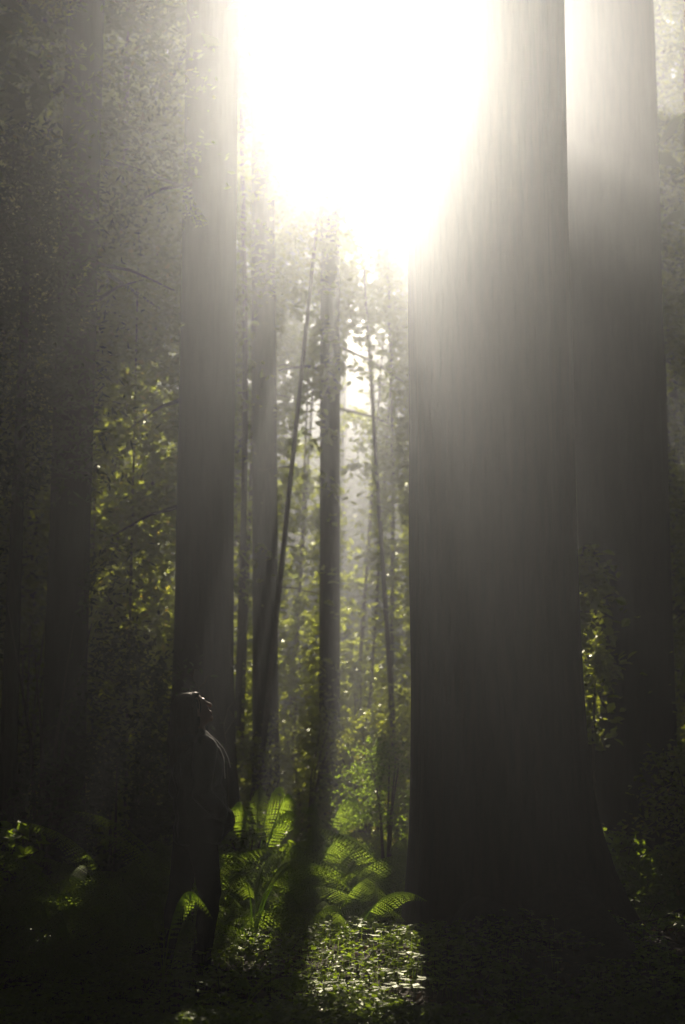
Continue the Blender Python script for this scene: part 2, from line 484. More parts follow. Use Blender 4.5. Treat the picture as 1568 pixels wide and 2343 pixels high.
tree('redwood_tree', 'dark trunk near the left side above the shadowed bush', 158, 13.2, 0.20, 0.16, 18.5,
     ca(6.2, 11, 1.35, 110, 80, 0.045, 0.018, sx=.3), crowns=[ca(10, 18, 2.6, 200, 40, 0.18, 0.07)], flare=0.5, seed=15, sides=40, limbs=dict(zs=[6, 7, 8, 9], length=2.0, r=0.04))
tree('young_conifer', 'dense dark young conifer filling the left edge of the view', 35, 12.0, 0.09, 0.02, 6.6,
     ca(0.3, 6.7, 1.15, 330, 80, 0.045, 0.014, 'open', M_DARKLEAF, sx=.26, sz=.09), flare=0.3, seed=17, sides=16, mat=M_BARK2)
tree('slim_tree', 'hazy slim trunk high up near the top left corner', 102, 20.0, 0.12, 0.09, 17.5,
     ca(5.5, 17, 2.4, 420, 70, 0.06, 0.022, 'mask', M_LEAF, shape='flat'), flare=0.4, seed=19, sides=24, py=300)
tree('redwood_tree', 'hazy trunk with leafy boughs at the top right edge', 1640, 18.0, 0.2, 0.16, 18.5,
     ca(3.6, 18.3, 2.3, 620, 80, 0.055, 0.022, 'open', M_LEAF, shape='flat', sx=.4), flare=0.4, seed=23, sides=24, mat=M_BARK2)
tree('leafy_tree', 'hazy leafy tree filling the space between the two left trunks', 262, 17.5, 0.06, 0.03, 12.5,
     ca(3.5, 12.5, 1.5, 330, 80, 0.05, 0.024, 'open', M_LEAF, shape='flat', sx=.35), flare=0.3, seed=24, sides=14, mat=M_TWIG)
for px, Y, rad, h, lab in [(300, 15.6, .75, 7.2, 'glowing leafy young tree left of the trunk behind the person'), (345, 17.2, .8, 8.4, 'taller hazy young tree close beside the trunk behind the person')]:
    tree('young_tree', lab, px, Y, .022, .008, h, ca(1.2, h, rad, int(70 * h * rad), 26, .052, .027, 'near', M_LEAF, shape='flat', sx=.2, sz=.05, folded=True), flare=.2, seed=int(px), sides=8, mat=M_TWIG)
for i, (px, Y, r) in enumerate([(882, 20.5, 0.035), (930, 21.5, 0.032), (207, 16.5, 0.03), (545, 17.5, 0.05)]):
    tree('sapling', ['thin upright sapling left of the massive trunk', 'thin sapling almost touching the edge of the massive trunk',
                     'thin sapling left of the trunk behind the person', 'dim sapling right beside the trunk behind the person'][i], px, Y, r, r * .5, 9.5,
         ca(5, 9.3, 0.9, 40, 40, 0.06, 0.025, 'open', M_LEAF), flare=0.3, seed=30 + i, sides=10, mat=M_TWIG, py=800,
         limbs=dict(zs=[3.2, 4, 4.8, 5.6, 6.4], length=0.9, r=0.010, cull=False), bend=0.1)

# forest wall behind: each tree its own trunk and crown, with the gaps the sun comes through
GW = 'hazy trees of the forest wall'
for i in range(15):
    x = -10.5 + i * 1.55 + rng.uniform(-.4, .4)
    y = 29.5 + (i * 7 % 5) * 1.5 + rng.uniform(-.4, .4)
    h = min(y / SY - 0.3, SCENE_TOP - .6)
    b = (x, y, float(gh(x, y)))
    t = thing('conifer_tree', 'tall hazy conifer in the dense forest wall far behind the trunks', 'tree', b, GW)
    mb = MB(); mb.add(trunk_geo(rng.uniform(.09, .14), .04, h - 0.5, .4, .6, 14, .04, i)); mb.build('trunk', M_BARK2, t)
    crown(b, 0.8, h, 2.3, 560, 60, 0.105, 0.045, 'mask', M_FAR, t, sx=0.5, sz=0.14, shape='flat')
# lower, leafy trees in front of the wall
LOW = 'low leafy trees between the trunks'
spots = [(-6.0, 20), (-4.6, 18.5), (-3.1, 21), (-2.0, 19.5), (-0.9, 22.5), (0.1, 21), (0.9, 24), (1.7, 22), (2.6, 25), (4.2, 20), (5.4, 18.5), (-3.9, 25), (-1.4, 26), (3.4, 27), (6.4, 23), (-6.8, 24), (5.9, 15.6), (4.9, 23), (5.2, 16.8), (-7.5, 19), (2.0, 19.5), (-3.2, 17.8), (-2.6, 20), (-1.35, 18.6), (-0.75, 21.1), (0.3, 21.1), (0.75, 18.8), (-3.9, 19.8), (1.3, 20.6), (3.0, 20.8)]
for i, (x, y) in enumerate(spots):
    b = (x, y, float(gh(x, y)))
    h = random.uniform(6.5, 9.5)
    t = thing('leafy_tree', 'low leafy tree glinting in the sun among the trunks', 'tree', b, LOW)
    mb = MB(); mb.add(trunk_geo(random.uniform(.025, .045), .012, h, .3, .4, 12, .04, i, (random.uniform(-.6, .6), 0))); mb.build('trunk', M_TWIG, t)
    crown(b, 0.3, h + 1.5, 1.55, 165 if y > 21.2 else 140, 46, 0.066, 0.034, 'open' if y < 21.2 else 'mask', M_LEAF, t, sx=0.33, sz=0.07, shape='flat', folded=True)

# unseen trees added round and behind the viewer, whose crowns shut out sky light
for i, (x, y) in enumerate([(-5.5, 6.5), (6.0, 7.5), (-3.5, 0.5), (4.0, 0.0), (0.3, -3.5), (-6.5, -3), (6.5, -4), (-7.5, 12.5), (8.0, 13.0), (-9.5, 5), (9.5, 4), (3.4, 15.5), (-1.8, 15.8), (0.8, 14.6), (-4.6, 15.0), (5.6, 16.5)]):
    far = y > 12
    if far and abs(x) < 6: continue
    b = (x, y, float(gh(x, y)))
    t = thing('redwood_tree', 'tall redwood added round the viewer to block sky light', 'tree', b, 'added sky-blocking redwoods round the viewer')
    mb = MB(); mb.add(trunk_geo(.3, .2, 19, .4, .8, 24, .05, 60 + i)); mb.build('trunk', M_BARK, t)
    crown(b, 8.5, 19, 4.2, 260, 26, 0.26, 0.12, 'open', M_FAR, t, sx=0.9, sz=0.3, shape='flat')
# ------------------------------------------------------------------ roots of the big tree
def big_root(pts, rad, seed):
    mb = MB(); mb.add(tube([Vector(p) - Vector(big_base) for p in pts], rad, 20, 0.10, seed))
    mb.build('root', M_BARK, BIG)
big_root([(1.25, 9.5, .35), (1.46, 9.0, .14), (1.56, 8.5, .03), (1.63, 7.9, -.06), (1.72, 7.2, -.12), (1.8, 6.5, -.2)], [.34, .27, .22, .18, .15, .06], 2)
big_root([(1.0, 9.4, .25), (0.86, 8.95, .06), (0.85, 8.5, -.06), (0.9, 8.0, -.16)], [.3, .22, .15, .06], 5)
big_root([(0.95, 9.8, .3), (0.66, 9.6, .06), (0.40, 9.5, -.08), (0.2, 9.5, -.2)], [.26, .17, .11, .05], 7)

# ------------------------------------------------------------------ ferns
def frond_mesh(L, e0, e1, pairs, wmax, seed, sweep=0.0, path=None, s0=0.2, hang=0.35):
    r = np.random.default_rng(seed)
    n = 30
    V = []; Q = []
    p = np.zeros(3); pts = [p.copy()]; dirs = []
    if path is not None:
        pts = [np.array(q) for q in path]; n = len(pts) - 1
        dirs = [(pts[i + 1] - pts[i]) / np.linalg.norm(pts[i + 1] - pts[i]) for i in range(n)]
    for i in range(n if path is None else 0):
        s = i / (n - 1)
        e = e0 + (e1 - e0) * s ** 0.9
        az = sweep * s
        d = np.array([math.cos(e) * math.cos(az), math.cos(e) * math.sin(az), math.sin(e)])
        dirs.append(d); p = p + d * L / n; pts.append(p.copy())
    dirs.append(dirs[-1])
    pts = np.array(pts); dirs = np.array(dirs)
    v, q = tube([tuple(a) for a in pts[::3]], [0.0045 * L * (1.1 - i / 11) for i in range(len(pts[::3]))], 4)
    V += [tuple(a) for a in v]; Q += [list(dict.fromkeys(f)) for f in q]
    for k in range(pairs):
        s = s0 + (1 - s0) * (k / pairs)
        f = s * n; i = min(int(f), n - 1)
        P = pts[i] + (pts[i + 1] - pts[i]) * (f - i)
        D = dirs[i]
        side0 = np.cross(D, [0, 0, 1.0]); side0 /= max(np.linalg.norm(side0), 1e-6)
        N = np.cross(side0, D)
        t = (s - s0) / (1 - s0)
        w = wmax * min(1, 0.45 + t * 2.4) * (1 - t ** 1.6) + 0.01
        for sd in (-1, 1):
            ang = 0.30 + 0.25 * t + r.normal() * .05
            A = side0 * sd * math.cos(ang) + D * math.sin(ang) - N * (hang * (0.8 + 0.4 * r.random()))
            A /= np.linalg.norm(A)
            B = D - A * np.dot(D, A); B /= np.linalg.norm(B)
            nt = 7 if w > wmax * 0.35 else 4
            for j in range(nt):
                u = (j + 0.3) / nt
                c = P + A * w * u - N * w * 0.25 * u * u
                tl = min(w * 0.21, 0.013 * 1) * (1 - u * 0.75)
                hw = w / nt * 0.5
                for sd2 in (-1, 1):
                    tip = c + B * sd2 * tl + A * tl * 0.55
                    o = len(V)
                    V += [tuple(c - A * hw), tuple(c + (tip - c) * .55 - A * hw * .95), tuple(tip), tuple(c + A * hw * 1.05)]
                    Q.append([o, o + 1, o + 2, o + 3])
    me = bpy.data.meshes.new('frond'); me.from_pydata(V, [], Q); me.update()
    me.materials.append(M_FERN)
    return me
FR = [frond_mesh(1, 1.15, -0.55, 30, .17, 1, .2, hang=.7), frond_mesh(1, 0.95, -0.35, 28, .16, 2, -.25, hang=.45), frond_mesh(1, 1.3, -0.1, 30, .15, 3, .1, hang=.6), frond_mesh(1, 0.8, -0.75, 28, .18, 4, .35, hang=.8)]
def fern(loc, fronds, label, group=None):
    """fronds: (azimuth, length, variant, extra tilt)"""
    t = thing('fern', label, 'fern', loc, group)
    for a, l, v, tilt in fronds:
        o = link('frond', FR[v % 4], None, t)
        o.rotation_euler = (0, tilt, a); o.scale = (l, l, l)
    return t
def rnd_fronds(n, L, spread=6.28, a0=0.0):
    return [(a0 + spread * (i + random.uniform(-.3, .3)) / n, L * random.uniform(.7, 1.1), random.randrange(4), random.uniform(-.25, .2)) for i in range(n)]
def gpt(px, Y, dz=0.0):
    p = at(px, 1700, Y)
    return (p.x, Y, float(gh(p.x, Y)) + dz)

def hero(label, px, Y, fronds, extra=0, L=.6):
    """fronds: (mid px, py, Y), (tip px, py, Y), width"""
    b = gpt(px, Y)
    t = fern(b, rnd_fronds(extra, L), label)
    B = Vector(b)
    for i, (m, e, w) in enumerate(fronds):
        P0, M, P2 = Vector((random.uniform(-.03, .03), random.uniform(-.03, .03), 0)), at(*m) - B, at(*e) - B
        P1 = M * 2 - (P0 + P2) * 0.5
        path = [P0 * (1 - s) ** 2 + P1 * 2 * s * (1 - s) + P2 * s * s for s in np.linspace(0, 1, 31)]
        Lf = sum((path[q + 1] - path[q]).length for q in range(30))
        link('frond', frond_mesh(Lf, 0, 0, int(14 + Lf * 18), w, i + int(px), path=path, s0=.30, hang=0.95), None, t)
    return t
hero('fern whose long sunlit frond droops right towards the sorrel patch, between person and massive trunk', 590, 9.7,
     [((668, 1978, 9.4), (828, 2062, 9.0), .12), ((640, 1985, 10.0), (730, 2010, 10.6), .11), ((560, 2010, 9.4), (490, 2060, 9.0), .10), ((600, 1990, 10.2), (660, 1955, 11.0), .10)], 3, .8)
hero("fern with one glowing frond crossing in front of the person's shins", 384, 7.0,
     [((408, 2066, 7.0), (486, 2102, 6.95), .075), ((372, 2078, 7.0), (318, 2100, 7.0), .07), ((350, 2110, 7.2), (300, 2150, 7.4), .07), ((420, 2120, 7.2), (450, 2160, 7.4), .06)], 2, .4)
hero('low arching bright fern touching the left foot of the massive trunk', 800, 9.3,
     [((880, 2052, 9.0), (978, 2062, 8.8), .10), ((850, 2075, 9.4), (930, 2110, 9.2), .10), ((770, 2075, 9.3), (700, 2120, 9.0), .10)], 3, .6)
hero('sunlit arching fern left of the massive trunk, behind the long drooping frond', 712, 11.8,
     [((765, 1925, 11.5), (842, 1945, 11.2), .14), ((690, 1940, 11.8), (640, 1980, 11.6), .13), ((740, 1935, 12.0), (800, 1985, 11.9), .12), ((720, 1900, 12.2), (740, 1890, 12.8), .12)], 3, .8)
hero('pale glinting fern at the foot of the slim straight trunk', 735, 13.2,
     [((780, 1842, 13.0), (850, 1868, 12.7), .16), ((725, 1850, 13.2), (690, 1890, 13.0), .15), ((800, 1870, 13.4), (880, 1900, 13.2), .15)], 4, .9)
hero("tall bright upright fern just right of the person's waist", 588, 11.6,
     [((612, 1850, 11.6), (652, 1808, 11.8), .17), ((560, 1860, 11.5), (526, 1868, 11.3), .14), ((630, 1880, 11.5), (690, 1880, 11.3), .15), ((590, 1850, 11.8), (600, 1800, 12.1), .15), ((640, 1850, 11.4), (668, 1838, 11.2), .13)], 3, .8)
hero('fern with a pale frond tip near the lower left corner', 130, 8.4,
     [((105, 2082, 8.3), (66, 2092, 8.1), .10), ((150, 2085, 8.3), (190, 2110, 8.1), .10), ((120, 2100, 8.5), (70, 2150, 8.6), .10), ((140, 2110, 8.0), (160, 2190, 7.6), .10)], 3, .7)
hero("fern with layered fronds lying left of the person's legs", 300, 8.7,
     [((250, 2068, 8.6), (196, 2082, 8.4), .12), ((260, 2095, 8.5), (200, 2140, 8.3), .11), ((330, 2090, 8.6), (360, 2130, 8.4), .10), ((290, 2060, 9.0), (270, 2055, 9.4), .10)], 3, .7)
hero("bushy fern directly behind the person's knees", 345, 10.4,
     [((320, 1985, 10.3), (285, 2010, 10.1), .14), ((365, 1978, 10.2), (405, 1992, 10.0), .14), ((340, 2000, 10.0), (320, 2060, 9.6), .13)], 5, .9)
hero('shadowed fern with a long low frond near the bottom edge', 570, 7.5,
     [((650, 2236, 7.3), (752, 2292, 7.1), .08), ((560, 2240, 7.4), (520, 2290, 7.2), .07)], 2, .4)
fern(gpt(655, 15.0), rnd_fronds(8, 1.2), 'dim fern between the leaning stem and the slim trunk')
fern(gpt(1488, 9.6), [(-1.0, .45, 3, 0), (2.6, .4, 1, 0), (0.6, .4, 2, 0)], 'small fern among the litter right of the massive trunk')
fern(gpt(462, 7.7), [(-1.0, .35, 3, .6), (2.0, .25, 1, .3), (0.4, .22, 2, .2)], 'tiny half-fallen fern in the dark below the person')
def free(x, y):
    if (x - 1.05) ** 2 + (y - 9.7) ** 2 < 1.5: return False
    if abs(x + 0.88) < .45 and abs(y - 8.6) < .5: return False
    if abs(x - 1.65) < .3 and y < 9.6: return False
    return True
for i, (px, Y) in enumerate([(560, 10.6), (650, 10.9), (700, 10.2), (760, 10.7), (830, 11.3), (880, 12.2), (905, 13.6), (640, 12.6), (690, 13.8), (800, 14.4), (560, 13.4), (860, 10.4), (540, 9.9)]):
    fern(gpt(px, Y), rnd_fronds(random.randrange(6, 9), random.uniform(.75, 1.05)), 'leafy green fern among the sunlit ferns left of the massive trunk', 'sunlit ferns left of the massive trunk')
k = 0
while k < 64:
    Y = random.uniform(7.6, 18) if k % 2 else random.uniform(8.0, 12.5)
    px = random.uniform(-60, 1650)
    if (480 < px < 1000 and Y < 9.6) or (px > 1380 and Y < 11.5): continue
    g = gpt(px, Y)
    if not free(g[0], g[1]) or (1.9 > g[0] > 0.3 and Y < 9): continue
    fern(g, rnd_fronds(random.randrange(5, 10), random.uniform(.75, 1.35) * (.6 if Y < 8.6 else 1)), 'dark fern half lost in the shaded undergrowth', 'ferns in the shaded undergrowth')
    k += 1

# ------------------------------------------------------------------ sorrel, litter, twigs
def sorrel():
    n = 30000
    Y = 6.4 + 13.5 * rng.uniform(0, 1, n) ** 1.5
    X = rng.uniform(-1, 1, n) * (Y * 0.30 + 0.3) 
    dens = vnoise(X * 1.6, Y * 1.6, 31) * .6 + vnoise(X * 5, Y * 5, 32) * .4
    keep = dens > 0.36
    right = (X > 1.9)
    keep &= ~right | (dens > .55)
    keep &= ((X - 1.05) ** 2 + (Y - 9.7) ** 2 > 0.42)
    X, Y = X[keep], Y[keep]
    n = len(X)
    h = rng.uniform(0.03, 0.15, n) * (0.6 + 0.8 * vnoise(X * 2, Y * 2, 33))
    C = np.stack([X, Y, gh(X, Y) + h], 1)
    a0 = rng.uniform(0, 2 * math.pi, n)
    tilt = rng.normal(size=(n, 2)) * 0.22
    size = rng.uniform(0.020, 0.038, n)
    V = []; Q = []
    tmpl = np.array([[0.05, 0, 0], [0.45, 0.42, .10], [0.98, 0.50, .02], [0.80, 0.0, -.06], [0.98, -0.50, .02], [0.45, -0.42, .10]])
    for j in range(3):
        a = a0 + j * 2.094 + rng.normal(size=n) * .12
        ca_, sa_ = np.cos(a)[:, None], np.sin(a)[:, None]
        lx = tmpl[None, :, 0] * size[:, None]; ly = tmpl[None, :, 1] * size[:, None]
        wx = lx * ca_ - ly * sa_; wy = lx * sa_ + ly * ca_
        wz = tmpl[None, :, 2] * size[:, None] - lx * rng.uniform(-.05, .5, n)[:, None] + wx * tilt[:, :1] + wy * tilt[:, 1:]
        V.append(np.stack([wx, wy, wz], 2) + C[:, None, :])
        b = (np.arange(n) + j * n)[:, None] * 6
        Q.append(np.concatenate([b + np.array([[0, 1, 2, 3]]), b + np.array([[0, 3, 4, 5]])], 0))
    V = np.concatenate(V, 0).reshape(-1, 3); Q = np.concatenate(Q, 0)
    # stems
    near = Y < 9.5
    c = C[near]; g = c.copy(); g[:, 2] = gh(c[:, 0], c[:, 1]) - .01; g[:, :2] += rng.normal(size=(len(c), 2)) * .015
    w = np.array([0.0006, 0, 0])
    SV = np.stack([g - w, g + w, c + w, c - w], 1).reshape(-1, 3)
    SQ = np.arange(len(SV)).reshape(-1, 4) + len(V)
    o = link('sorrel', np_mesh('sorrel', np.concatenate([V, SV]), np.concatenate([Q, SQ])), M_SORREL)
    o['kind'] = 'stuff'
sorrel()
def litter():
    n = 14000
    Y = 6.3 + 12 * rng.uniform(0, 1, n) ** 1.4
    X = rng.uniform(-1, 1, n) * (Y * 0.30 + 0.3)
    p = np.stack([X, Y, gh(X, Y) + rng.uniform(.004, .03, n)], 1)
    V, q = leaf_geo(p, 0.026, 0.011, up=1.6, folded=True)
    o = link('leaf_litter', np_mesh('leaf_litter', V, q), M_LITTER); o['kind'] = 'stuff'
litter()
for i in range(14):
    px = [1440, 1520, 1475, 1560, 1500, 700, 640, 820, 905, 200, 330, 560, 60, 1540][i]
    Y = [9.6, 9.0, 8.8, 8.5, 10.2, 7.7, 8.9, 8.1, 7.4, 8.0, 7.6, 8.2, 7.8, 9.9][i]
    g = gpt(px, Y)
    a = random.uniform(0, 6.28); l = random.uniform(.18, .45)
    t = thing('fallen_twig', 'thin brown twig lying on the forest floor', 'twig', (g[0], g[1], g[2] + .03), 'fallen twigs on the floor')
    mb = MB(); pts = [(math.cos(a) * l * s + random.uniform(-.02, .02), math.sin(a) * l * s, .03 * math.sin(s * 5) + .01) for s in np.linspace(-1, 1, 6)]
    mb.add(tube(pts, [.008, .009, .008, .007, .005, .002], 6)); st = mb.build('stick', M_TWIG, t)
    mb = MB(); mb.add(tube([pts[2], (pts[2][0] + .08, pts[2][1] + .05, .09), (pts[2][0] + .15, pts[2][1] + .04, .12)], [.004, .003, .001], 5)); mb.build('side_shoot', M_TWIG, t)

# ------------------------------------------------------------------ shrubs and broad-leaved plants
def shrub(name, label, px, Y, rad, z0, h, ncl, per, L, W, mat, cat='shrub', group=None, shape='dome', sx=.25, sz=.06, cull='open', stems=5, up=1.0, ysq=1.0):
    b = gpt(px, Y)
    t = thing(name, label, cat, b, group)
    mb = MB()
    for i in range(stems):
        a = random.uniform(0, 6.28); r = rad * random.uniform(.2, .8)
        mb.add(tube([(math.cos(a) * .03, math.sin(a) * .03, -.05), (math.cos(a) * r * .4, math.sin(a) * r * .4, h * .5), (math.cos(a) * r, math.sin(a) * r, h * random.uniform(.75, .95))], [.014 * h ** .5, .009 * h ** .5, .003], 6))
    mb.build('stem', M_TWIG, t)
    crown(b, b[2] + z0, b[2] + h, rad, ncl, per, L, W, cull, mat, t, sx=sx, sz=sz, shape=shape, folded=True, name='foliage', up=up)
    return t
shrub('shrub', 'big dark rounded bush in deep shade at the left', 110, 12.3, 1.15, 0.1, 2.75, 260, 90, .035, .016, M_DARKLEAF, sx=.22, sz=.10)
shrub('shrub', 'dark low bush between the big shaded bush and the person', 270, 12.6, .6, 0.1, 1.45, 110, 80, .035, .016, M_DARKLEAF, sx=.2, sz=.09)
shrub('shrub', 'tall narrow glowing shrub in the gap right of the massive trunk', 1350, 12.9, .22, 1.45, 3.05, 52, 24, .055, .034, M_LEAF, sx=.14, sz=.07, cull='none', stems=2)
shrub('shrub', 'low bright leafy shrub against the right side of the massive trunk', 1405, 11.2, .34, 0.05, .66, 36, 20, .040, .028, M_SORREL, sx=.12, sz=.04, cull='none')
shrub('shrub', 'fine-leaved sunlit shrub hugging the left edge of the massive trunk', 885, 13.2, .42, 0.1, 1.35, 60, 50, .022, .011, M_FERN, sx=.14, sz=.05, cull='none')
shrub('shrub', 'small-leaved shrub between the slim trunk and the massive trunk', 850, 15.5, .6, 0.1, 1.6, 70, 50, .026, .014, M_LEAF, sx=.18, sz=.06, cull='none')
shrub('shrub', 'bright broad-leaved shrub at the person\'s right side', 570, 12.0, .34, 0.1, .72, 30, 20, .045, .030, M_SORREL, sx=.14, sz=.05, cull='none')
shrub('shrub', 'glinting loose shrub behind the person\'s back', 330, 14.2, .7, 0.4, 1.75, 60, 40, .035, .016, M_LEAF, sx=.25, sz=.06, cull='none')
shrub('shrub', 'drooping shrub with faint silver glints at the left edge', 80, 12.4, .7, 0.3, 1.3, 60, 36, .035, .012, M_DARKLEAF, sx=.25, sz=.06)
shrub('shrub', 'small patch of bright broad leaves at the left edge', 10, 10.4, .26, 0.1, .72, 18, 16, .06, .035, M_SORREL, sx=.12, sz=.04, cull='none')
for i, (px, Y, h, r) in enumerate([(700, 17.5, 1.6, .8), (980, 17.5, 2.0, .8), (560, 16.2, 1.3, .6), (1540, 14.5, 2.6, .7), (1600, 11.8, 1.5, .6), (230, 16.5, 2.2, .9), (820, 19, 2.2, .9), (480, 19, 2.2, 1.0), (1480, 18.5, 3.0, 1.0), (60, 17.5, 3.0, 1.0)]):
    shrub('shrub', 'dim shrub deep in the undergrowth between the trunks', px, Y, r, .1, h, 80, 55, .032, .016, M_LEAF, group='shrubs in the dim undergrowth')
def seedling(px, Y, h, n, L, label, group=None):
    b = gpt(px, Y)
    t = thing('seedling', label, 'plant', b, group)
    mb = MB(); mb.add(tube([(0, 0, -.02), (.01, 0, h * .6), (0, .01, h)], [.003, .0025, .002], 5)); mb.build('stem', M_STEM, t)
    V = []; Q = []
    for i in range(n):
        lay = i // 5
        a = i * 2 * math.pi / 5 + lay * .6 + random.uniform(-.2, .2)
        z = h * (1 - .3 * lay); l = L * (1 + .25 * lay) * random.uniform(.8, 1.1); dr = random.uniform(-.15, .25)
        d = np.array([math.cos(a), math.sin(a), 0]); s = np.array([-math.sin(a), math.cos(a), 0]); k = np.array([0, 0, 1.])
        o = len(V); c = k * z
        for q in ([c + d * .12 * l, c + d * .35 * l + s * .22 * l + k * .05 * l, c + d * .68 * l + s * .26 * l - k * dr * .4 * l, c + d * l - k * dr * l,
                   c + d * .68 * l - s * .26 * l - k * dr * .4 * l, c + d * .35 * l - s * .22 * l + k * .05 * l]):
            V.append(tuple(q))
        Q += [(o, o + 1, o + 2, o + 3), (o, o + 3, o + 4, o + 5)]
    me = bpy.data.meshes.new('leaves'); me.from_pydata(V, [], Q); me.update()
    link('leaves', me, M_SORREL, t)
SG = 'broad-leaved seedlings on the forest floor'
seedling(425, 7.25, .16, 15, .07, 'bright seedling in the small sunlit patch at the bottom edge')
for px, Y in [(395, 7.22), (455, 7.2), (408, 7.35), (440, 7.4), (870, 7.3), (905, 7.35), (940, 7.3), (975, 7.5), (960, 7.8), (900, 7.7), (790, 7.35), (840, 7.6), (930, 8.1), (740, 7.5), (690, 7.3), (480, 7.6), (505, 7.5), (620, 7.8), (1440, 10.1), (1400, 10.2), (1530, 9.2), (1550, 8.8), (660, 8.4), (880, 8.7), (820, 8.9)]:
    seedling(px, Y, random.uniform(.10, .22), random.choice([5, 10]), random.uniform(.05, .085), 'seedling with pointed broad leaves rising above the sorrel', SG)

# bough with light-catching sprays high on the left
def bough(parent, base, px0, py0, px1, py1, Y, n=9, L=.35, mat=None):
    a, b = at(px0, py0, Y), at(px1, py1, Y)
    mb = MB(); mb.add(tube([a - Vector(base), (a + b) / 2 + Vector((0, 0, .06)) - Vector(base), b - Vector(base)], [.03, .015, .004], 6))
    limb = mb.build('bough', M_TWIG, parent)
    for i in range(n):
        c = a.lerp(b, (i + .5) / n)
        d = Vector((random.uniform(-.3, 1), random.uniform(-1, 1), -.35)).normalized()
        P = []
        for j in range(44):
            w = j / 44
            P.append(tuple(c + d * L * w + Vector((random.uniform(-.03, .03), random.uniform(-.05, .05), -.1 * w * w + random.uniform(-.015, .015)))))
        V, q = leaf_geo(np.array(P) - np.array(base), .040, .010, up=1.5)
        link('spray', np_mesh('spray', V, q), mat or M_LEAF, limb)
T_LEFT = [o for o in COL.objects if str(o.get('label', '')).startswith('dark trunk near the left')][0]
bough(T_LEFT, T_LEFT.location, 200, 600, 400, 665, 13.0, 12, .35)
bough(T_LEFT, T_LEFT.location, 205, 700, 330, 640, 12.8, 8, .3)
bough(T_LEFT, T_LEFT.location, 140, -60, 20, 20, 12.0, 8, .3)

T_BACK = [o for o in COL.objects if str(o.get('label', '')).startswith('straight dark trunk rising')][0]
bough(T_BACK, T_BACK.location, 440, 905, 290, 985, 14.4, 9, .4)
bough(T_BACK, T_BACK.location, 440, 1150, 250, 1230, 14.6, 10, .4)
bough(T_BACK, T_BACK.location, 440, 420, 300, 470, 13.6, 9, .4)
T_SLIM = [o for o in COL.objects if str(o.get('label', '')).startswith('slim straight trunk')][0]
bough(T_SLIM, T_SLIM.location, 770, 790, 940, 885, 20.2, 9, .4)
bough(T_SLIM, T_SLIM.location, 775, 935, 935, 990, 20.3, 9, .35)
# bare twiggy saplings beside the person's head
def twiggy(label, px, Y, tips):
    b = gpt(px, Y)
    t = thing('bare_sapling', label, 'sapling', b)
    B = Vector(b)
    trunk = [Vector((0, 0, -.05)), at(px + 4, 1850, Y) - B, at(px - 2, 1700, Y) - B]
    mb = MB(); mb.add(tube(trunk, [.008, .005, .004], 6)); mb.build('stem', M_TWIG, t)
    for pts in tips:
        P = [at(x, y, Y + random.uniform(-.1, .1)) - B for x, y in pts]
        mb = MB(); mb.add(tube(P, [.005, .004, .003, .002, .0015][:len(P)] if len(P) <= 5 else [.004] * len(P), 5)); mb.build('branch', M_TWIG, t)
twiggy('bare sapling with thin curling twigs in front of the person\'s face', 520, 12.0,
       [[(518, 1700), (512, 1660), (522, 1622), (540, 1600), (558, 1590)], [(512, 1660), (498, 1630), (490, 1600), (486, 1575)], [(522, 1622), (535, 1640), (545, 1650)], [(515, 1680), (530, 1655), (548, 1640)]])
twiggy('bare sapling whose twig curls above the person\'s head', 445, 9.8,
       [[(443, 1700), (462, 1620), (455, 1575), (440, 1548), (428, 1540)], [(455, 1575), (470, 1560), (476, 1545)], [(440, 1548), (446, 1532), (452, 1534)]])

# ------------------------------------------------------------------ the person
def bake(name, prims, mat, parent, voxel, smooth=2, subset_cut=None):
    bm = bmesh.new()
    for p in prims:
        if p[0] == 'e':                                   # ellipsoid: centre, radii, rotation matrix
            _, c, r, R = p
            M = Matrix.Translation(c) @ R.to_4x4() @ Matrix.Diagonal((*r, 1))
            bmesh.ops.create_uvsphere(bm, u_segments=24, v_segments=16, radius=1, matrix=M)
        else:                                             # tapered limb: a, b, ra, rb
            _, a, b, ra, rb = p
            a, b = Vector(a), Vector(b)
            d = b - a
            R = d.to_track_quat('Z', 'Y').to_matrix()
            M = Matrix.Translation((a + b) / 2) @ R.to_4x4()
            bmesh.ops.create_cone(bm, cap_ends=True, segments=20, radius1=ra, radius2=rb, depth=d.length, matrix=M)
            bmesh.ops.create_uvsphere(bm, u_segments=20, v_segments=12, radius=ra, matrix=Matrix.Translation(a))
            bmesh.ops.create_uvsphere(bm, u_segments=20, v_segments=12, radius=rb, matrix=Matrix.Translation(b))
    me = bpy.data.meshes.new(name); bm.to_mesh(me); bm.free()
    tmp = bpy.data.objects.new('tmp', me); COL.objects.link(tmp)
    m = tmp.modifiers.new('r', 'REMESH'); m.mode = 'VOXEL'; m.voxel_size = voxel
    s = tmp.modifiers.new('s', 'SMOOTH'); s.iterations = smooth; s.factor = 0.5
    dg = bpy.context.evaluated_depsgraph_get()
    out = bpy.data.meshes.new_from_object(tmp.evaluated_get(dg))
    bpy.data.objects.remove(tmp)
    out.name = name
    if subset_cut:
        vs = np.empty(len(out.vertices) * 3, np.float32); out.vertices.foreach_get('co', vs); vs = vs.reshape(-1, 3)
        vs = subset_cut(vs); out.vertices.foreach_set('co', vs.ravel().astype(np.float32))
    out.polygons.foreach_set('use_smooth', [True] * len(out.polygons))
    out.materials.clear(); out.materials.append(mat)
    out.update()
    return link(name, out, None, parent)

